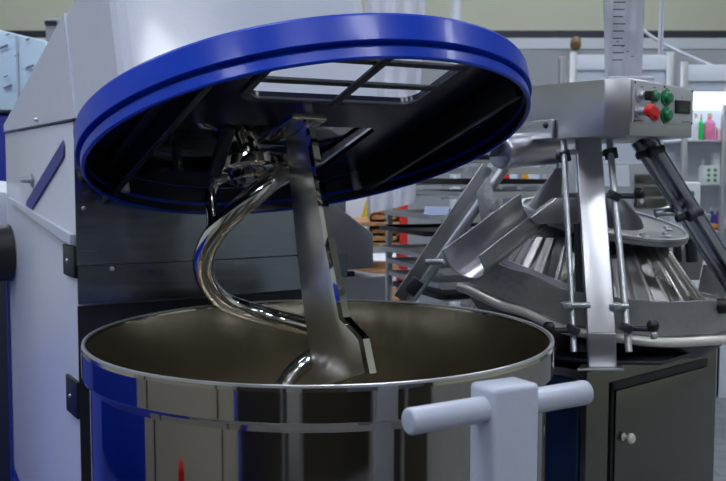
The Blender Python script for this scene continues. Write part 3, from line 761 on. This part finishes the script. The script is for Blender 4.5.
def bottle(px, ybase_z, hpx, wpx, m, capm, label, group=None, Y=SY + .12, shape='bottle'):
    x = at(px, 150, Y).x; h = hpx * Y / F_PX; r = wpx * Y / F_PX / 2
    t = thing('bottle' if shape == 'bottle' else 'jar', (x, Y, ybase_z), label, shape, group)
    bm = new(); M = Matrix.Translation((x, Y, ybase_z))
    if shape == 'bottle':
        lathe(bm, [(0, .0), (r * .95, 0), (r, .006), (r, h * .62), (r * .8, h * .7), (r * .38, h * .78), (r * .36, h * .86), (0, h * .86)], M, 24)
        obj('body', bm, m, t); bm = new(); lathe(bm, [(0, h * .861), (r * .45, h * .861), (r * .42, h), (0, h)], M, 18); obj('cap', bm, capm, t)
    else:
        lathe(bm, [(0, 0), (r, 0), (r, h * .72), (r * .9, h * .76), (0, h * .76)], M, 24)
        obj('body', bm, m, t); bm = new(); lathe(bm, [(0, h * .761), (r * 1.04, h * .761), (r * 1.04, h), (0, h)], M, 24); obj('lid', bm, capm, t)
        
PINK = mat('pink_label', (214, 120, 160), .5, noise=.5, nscale=30); PINKS = mat('pale_pink_plastic', (226, 176, 196), .4)
LIME = mat('green_liquid', (40, 196, 96), .25); GOLD = mat('gold_cap', (214, 190, 140), .35); PALE = mat('pale_plastic', (214, 222, 226), .35)
PURP = mat('purple_pack', (104, 60, 140), .4); COB = mat('cobalt_pack', (30, 60, 150), .4); CUPG = mat('cup_green_mark', (60, 160, 60), .5)
z0 = shelf_z[0]
bottle(695, z0, 27, 6, PALE, GOLD, 'slim clear bottle, leftmost on the top display shelf')
bottle(700.5, z0, 26, 5, LIME, GOLD, 'slim bottle of bright green liquid on the top display shelf')
bottle(709, z0, 27, 11, PINK, GOLD, 'pink and white patterned bottle with gold cap on top shelf')
bottle(720, z0, 13, 9, PINKS, PALE, 'small pale pink jar on the top display shelf', shape='jar')
z0 = shelf_z[1]
bottle(703, z0 , 24, 7, PALE, PALE, 'plain white bottle on the middle display shelf')
bottle(717, z0 + .0, 31, 11, PALE, PALE, 'large white jar with white lid on the middle display shelf', shape='jar')
c = Vector((at(711, 150, SY + .05).x, SY + .05, z0)); bm = new(); box(bm, (c.x - .055, SY + .02, z0), (c.x + .05, SY + .06, z0 + .10), bev=.004)
pk = tag(obj('carton', bm, PALE, loc=c), 'white carton with green oval marks at the middle shelf front', 'carton')
bm = new()
for i in range(2):
    for j in range(3): rod(bm, (c.x - .02 + i * .035, SY + .019, z0 + .02 + j * .028), (c.x - .02 + i * .035, SY + .0205, z0 + .02 + j * .028), .010)
obj('green_mark', bm, CUPG, pk)
z0 = shelf_z[2]
bottle(704, z0, 20, 6, PINK, PALE, 'small pink bottle on the lowest display shelf')
bottle(713.5, z0, 22, 7, COB, PALE, 'cobalt blue bottle on the lowest display shelf')
bottle(719.5, z0, 22, 6, PURP, PALE, 'purple bottle beside the cobalt one on the lowest shelf')
bm = new(); c = at(712, 226, SY - .02)
M = Matrix.Translation((c.x, SY + .05, z0 + .022)) @ Matrix.Diagonal((1.8, .8, .5, 1)); bmesh.ops.create_icosphere(bm, subdivisions=3, radius=.042, matrix=M)
tag(obj('bread_roll', bm, mat('golden_crust', (206, 140, 70), .6, noise=.2, nscale=20), loc=(c.x, SY + .05, z0)), 'golden bread roll at the front of the lowest display shelf', 'bread roll')
# white leaning panel with green dot in front of the shelf
bm = new(); c0, c1 = at(683, 268, 4.2), at(701, 182, 4.2)
box(bm, (c0.x, 4.2, 0), (c1.x, 4.25, c1.z), bev=.006)
bx_ = tag(obj('white_cabinet_panel', bm, PALE, loc=((c0.x + c1.x) / 2, 4.22, 0)), 'upright white panel with round green badge behind the steel strut', 'panel')
c = at(691, 194, 4.19); bm = new(); rod(bm, c, c + Vector((0, -.006, 0)), .014, 24); obj('green_badge', bm, GREEN, bx_)
# storage behind the rounder: grey drawers and paper seen between the posts
bm = new(); c0, c1 = at(600, 250, 4.6), at(672, 162, 4.6); box(bm, (c0.x, 4.6, 0), (c1.x, 5.0, c1.z), bev=.008)
dr = tag(obj('drawer_unit', bm, FASC, loc=((c0.x + c1.x) / 2, 4.8, 0)), 'grey drawer unit seen between the rod and the right strut', 'drawer unit')
for k in range(3):
    z = at(0, 174 + k * 12, 4.6).z; bm = new(); box(bm, (c0.x + .16, 4.585, z - .045), (c1.x - .02, 4.60, z), bev=.003); obj('drawer_front', bm, BRUSHD, dr)
bm = new(); prism(bm, [at(604, 165, 4.595), at(629, 165, 4.595), at(630, 187, 4.595), at(604, 186, 4.595)], (0, .004, 0)); obj('paper_notice', bm, BOARD, dr)

# ================================================================== CENTRE BACKGROUND: tray rack, crates, poster
RK = Vector((.225, 3.75, 0)); rot = .35
MR = Matrix.Translation(RK) @ Matrix.Rotation(rot, 4, 'Z')
rack = thing('tray_rack', RK, 'steel rack of baking trays behind the half-round chute', 'rack')
for x in (-.02, .50):
    for y in (-.22, .28):
        if x < 0 and y < 0: continue
        obj('upright', box(new(), (x - .012, y - .012, 0), (x + .012, y + .012, 1.7), MR, bev=.003), ALU, rack)
def zz(y, Y=3.65): return CAM_Z - (y - 171) * Y / F_PX
TR = [(160, 0, .10), (172, 1, .10), (184, 0, .10), (196, 1, .08), (218, 1, -.04), (234, 0, -.06), (256, 1, -.06), (270, 1, -.03), (284, 1, -.02), (296, 0, 0)]
names = ['topmost black baking tray in the rack', 'pale tray just under the topmost black one in the rack', 'black baking tray, second black one from the rack top',
         'pale tray beneath the second black tray in the rack', 'pale tray holding folded foil above the wide black tray', 'wide black perforated tray sticking out of the rack',
         'clear grey tray directly below the wide black tray', 'pale tray second below the wide black tray', 'pale tray third below the wide black tray', 'lowest dark tray visible above the bowl rim']
for i, (y, kind, dx) in enumerate(TR):
    z = zz(y); bm = new(); x0, x1, y0, y1 = -.02 + dx, .47, -.24, .26
    P0 = rrect(x0, y0, x1, y1, .03, 4); P1 = rrect(x0 + .012, y0 + .012, x1 - .012, y1 - .012, .025, 4)
    plate_holes(bm, P0, [P1], z, z + .018, MR)
    plate_holes(bm, P1, [], z, z + .004, MR)
    o = tag(obj('baking_tray', bm, ALU if kind else TRAY, loc=MR @ Vector(((x0 + x1) / 2, 0, z))), names[i], 'baking tray', 'baking trays in the steel rack')
for i, (y, kind, dx) in enumerate(TR):
    z = zz(y)
    for yy in (-.228, .268): obj('tray_runner', box(new(), (-.01, yy - .010, z - .008), (.50, yy + .010, z - .001), MR), ALU, rack)
# folded foil on the tray
bm = new(); Mf = MR @ Matrix.Translation((.03, -.12, zz(218) + .0045)) @ Matrix.Rotation(.8, 4, 'Z'); prism(bm, [(-.015, -.04, 0), (.015, -.04, 0), (.0, -.04, .04)], (0, .10, 0), Mf)
tag(obj('folded_foil', bm, mat('blue_foil', (112, 124, 150), .35, .6), loc=Mf @ Vector((0, 0, 0))), 'folded bluish foil lying on a pale tray in the rack', 'foil')
# rolls of dark dough pieces on black trays omitted: trays are empty pans
# ---- red pallet rack with crates
pr = thing('red_rack', (.20, 5.0, 0), 'red painted storage rack carrying wooden bread crates', 'rack')
def X(px, Y): return at(px, 150, Y).x
for px in (404, 330):
    obj('upright', box(new(), (X(px, 4.9) - .02, 4.88, 0), (X(px, 4.9) + .02, 4.92, 1.25), bev=.003), REDRACK, pr)
    obj('upright', box(new(), (X(px, 4.9) - .02, 5.38, 0), (X(px, 4.9) + .02, 5.42, 1.25), bev=.003), REDRACK, pr)
for y in (222, 243, 270, 300):
    z = zz(y, 4.9); obj('cross_beam', box(new(), (X(330, 4.9) + .02, 4.885, z - .02), (X(404, 4.9) - .02, 4.90, z), bev=.003), WOOD, pr)
    obj('deck', box(new(), (X(330, 4.9) + .021, 4.902, z - .02), (X(404, 4.9) - .021, 5.40, z - .001)), WOOD, pr)
for k, (y, h) in enumerate(((222, 25), (243, 18))):
    z = zz(y, 4.9); x0, x1 = X(370, 4.9), X(399.5, 4.9)
    t = thing('bread_crate', ((x0 + x1) / 2, 5.1, z), ['wooden crate of loaves, upper one on the red rack', 'wooden crate of loaves, lower one on the red rack'][k], 'crate', 'bread crates on the red rack')
    hh = .07; bm = new(); box(bm, (x0, 4.92, z + .001), (x1, 5.34, z + .012)); box(bm, (x0, 4.92, z + .001), (x1, 4.932, z + .035)); box(bm, (x0, 4.92, z + .05), (x1, 4.932, z + hh))
    box(bm, (x0, 5.33, z + .001), (x1, 5.342, z + hh)); box(bm, (x0, 4.92, z + .001), (x0 + .012, 5.34, z + hh)); box(bm, (x1 - .012, 4.92, z + .001), (x1, 5.34, z + hh))
    obj('crate_box', bm, WOOD, t)
    for j in range(3):
        cx = x0 + .03 + (x1 - x0 - .06) * (j + .0) / 2; bm = new()
        M = Matrix.Translation((cx, 5.03, z + .045)) @ Matrix.Diagonal((.8, 1.5, .75, 1)); bmesh.ops.create_icosphere(bm, subdivisions=3, radius=.034, matrix=M)
        tag(obj('bread_loaf', bm, BREAD, loc=(cx, 5.03, z + .013)), '%s brown loaf in the %s wooden crate' % (('left', 'middle', 'right')[j], ('upper', 'lower')[k]), 'loaf', 'loaves in the crates')
# poster stand with yellow
Yp = 5.6; bm = new(); box(bm, (X(318, Yp), Yp, 0), (X(367, Yp), Yp + .04, at(0, 196, Yp).z), bev=.003)
ps = tag(obj('advertising_board', bm, BOARD, loc=(X(342, Yp), Yp, 0)), 'white advertising board with yellow edge behind the grey switch housing', 'board')
bm = new(); prism(bm, [at(360, 222, Yp - .002), at(367, 198, Yp - .002), at(367, 216, Yp - .002), at(364, 222, Yp - .002)], (0, -.004, 0))
obj('yellow_flash', bm, YELLOW, ps)
bm = new(); prism(bm, [at(335, 263, Yp - .002), at(365, 263, Yp - .002), at(365, 275, Yp - .002), at(335, 275, Yp - .002)], (0, -.004, 0)); obj('ochre_band', bm, ORANGE, ps)
# low stuff on the floor behind: pale pallet wrap
bm = new(); box(bm, (X(368, 6.2), 6.2, 0), (X(420, 6.2), 6.9, at(0, 262, 6.2).z), bev=.03); tag(obj('wrapped_pallet', bm, CLOTH, loc=(X(394, 6.2), 6.5, 0)), 'pale wrapped load on the floor behind the red rack', 'wrapped load')
# coloured packets near the chute
for px, py, m_, nm in ((498, 172, YELLOW, 'yellow packet'), (505, 172, RED, 'red packet'), (515, 173, GREEN, 'green packet')):
    pass
shelf2 = thing('goods_shelf', (X(520, 6.4), 6.5, 0), 'white background shelf seen between the barrel and the chute', 'shelf')
zs = at(0, 183, 6.4).z
obj('shelf_board', box(new(), (X(494, 6.4), 6.4, zs - .02), (X(548, 6.4), 6.7, zs)), BOARD, shelf2)
obj('back_panel', box(new(), (X(494, 6.4), 6.7, 0), (X(548, 6.4), 6.72, at(0, 160, 6.4).z)), BOOTH, shelf2)
for px in (495, 520, 547): obj('upright', box(new(), (X(px, 6.4) - .015, 6.4, 0), (X(px, 6.4) + .015, 6.43, at(0, 160, 6.4).z)), ALU, shelf2)
for px, m_, nm in ((500, YELLOW, 'yellow packet on the background shelf, left'), (507, RED, 'red packet on the background shelf beside the yellow one'), (526, ORANGE, 'ochre packet on the background shelf, rightmost')):
    bm = new(); x = X(px, 6.45); box(bm, (x - .02, 6.45, zs), (x + .02, 6.49, zs + .075), bev=.004)
    k = tag(obj('packet', bm, m_, loc=(x, 6.47, zs)), nm, 'packet', 'packets on the background shelf')
bm = new(); M = Matrix.Translation(at(497, 205, 6.2)); 
bm.free()

# ================================================================== UNSEEN THINGS ADDED FOR THE POLISHED BOWL TO MIRROR (beside / behind the photographer)
bm = new(); box(bm, (-2.6, .7, 0), (-2.52, 3.3, .78), bev=.01)
tag(obj('added_blue_barrier', bm, mat('barrier_blue', (8, 48, 176), .5), loc=(-2.56, 1.9, 0)), 'unseen low blue barrier added for the left bowl edge to mirror', 'barrier')  # added out of view to bring blue into the bowl reflection
wc = thing('pale_cabinet', (-1.3, 1.2, 0), 'unseen pale cabinet with a red knob, added for the bowl to mirror at left', 'cabinet')  # added out of view for the beige and red reflection in the bowl
cd_ = Vector((-.36, .93, 0)).normalized(); MW = frame(Vector((cd_.y, -cd_.x, 0)), cd_, Vector((0, 0, 1)), Vector((-1.10, .74, 0)))
obj('cabinet_body', box(new(), (-.30, -.42, .08), (.0, .76, 1.15), MW, bev=.01), mat('beige_paint', (186, 184, 174), .5, noise=.05), wc)
bm = new(); lathe(bm, [(0, .05), (.03, .05), (.035, 0), (0, 0)], frame_at(MW @ Vector((.0, .30, .46)), MW.to_3x3() @ Vector((1, 0, 0))), 20); obj('knob', bm, RED, wc)
for y_ in (-.2, .62):
    bm = new(); box(bm, (.0, y_ - .008, .1), (.006, y_ + .008, 1.12), MW); obj('door_seam', bm, DARKG, wc)
bm = new(); box(bm, (-.28, -.40, 0), (-.02, .74, .08), MW); obj('plinth', bm, BLACK, wc)
OLIVE = mat('dark_olive_block', (58, 56, 46), .5, noise=.2, nscale=6)  # for unseen blocks with posts, added to darken and band the bowl reflection
for lo, hi, lab in (((-1.45, -1.0, 0), (-.62, -.45, 1.9), 'unseen dark olive block added for the bowl to mirror left of centre'),
                    ((-.30, -1.3, 0), (1.03, -.8, 1.75), 'unseen dark olive block added for the bowl to mirror right of centre'),
                    ((1.15, -.6, 0), (1.75, .2, 1.7), 'unseen dark olive block added for the bowl to mirror near its right')):
    t = thing('reflection_block', ((lo[0] + hi[0]) / 2, (lo[1] + hi[1]) / 2, 0), lab, 'unseen block', 'dark blocks added for the bowl to mirror')
    obj('housing', box(new(), lo, hi, bev=.02), OLIVE, t)
    obj('corner_post', box(new(), (lo[0] - .045, hi[1] - .04, 0), (lo[0] - .002, hi[1] + .003, hi[2]), bev=.004), ALU, t)
    obj('corner_post', box(new(), (hi[0] + .002, hi[1] - .04, 0), (hi[0] + .045, hi[1] + .003, hi[2]), bev=.004), ALU, t)

# ------------------------------------------------------------------ light & view
w = bpy.data.worlds.new('hall'); sc.world = w; w.use_nodes = True
w.node_tree.nodes['Background'].inputs[0].default_value = (.62, .70, .85, 1); w.node_tree.nodes['Background'].inputs[1].default_value = .3
sc.view_settings.view_transform = 'Standard'; sc.view_settings.look = 'None'; sc.view_settings.gamma = 1; sc.view_settings.use_curve_mapping = False
sc.view_settings.exposure = 0.0
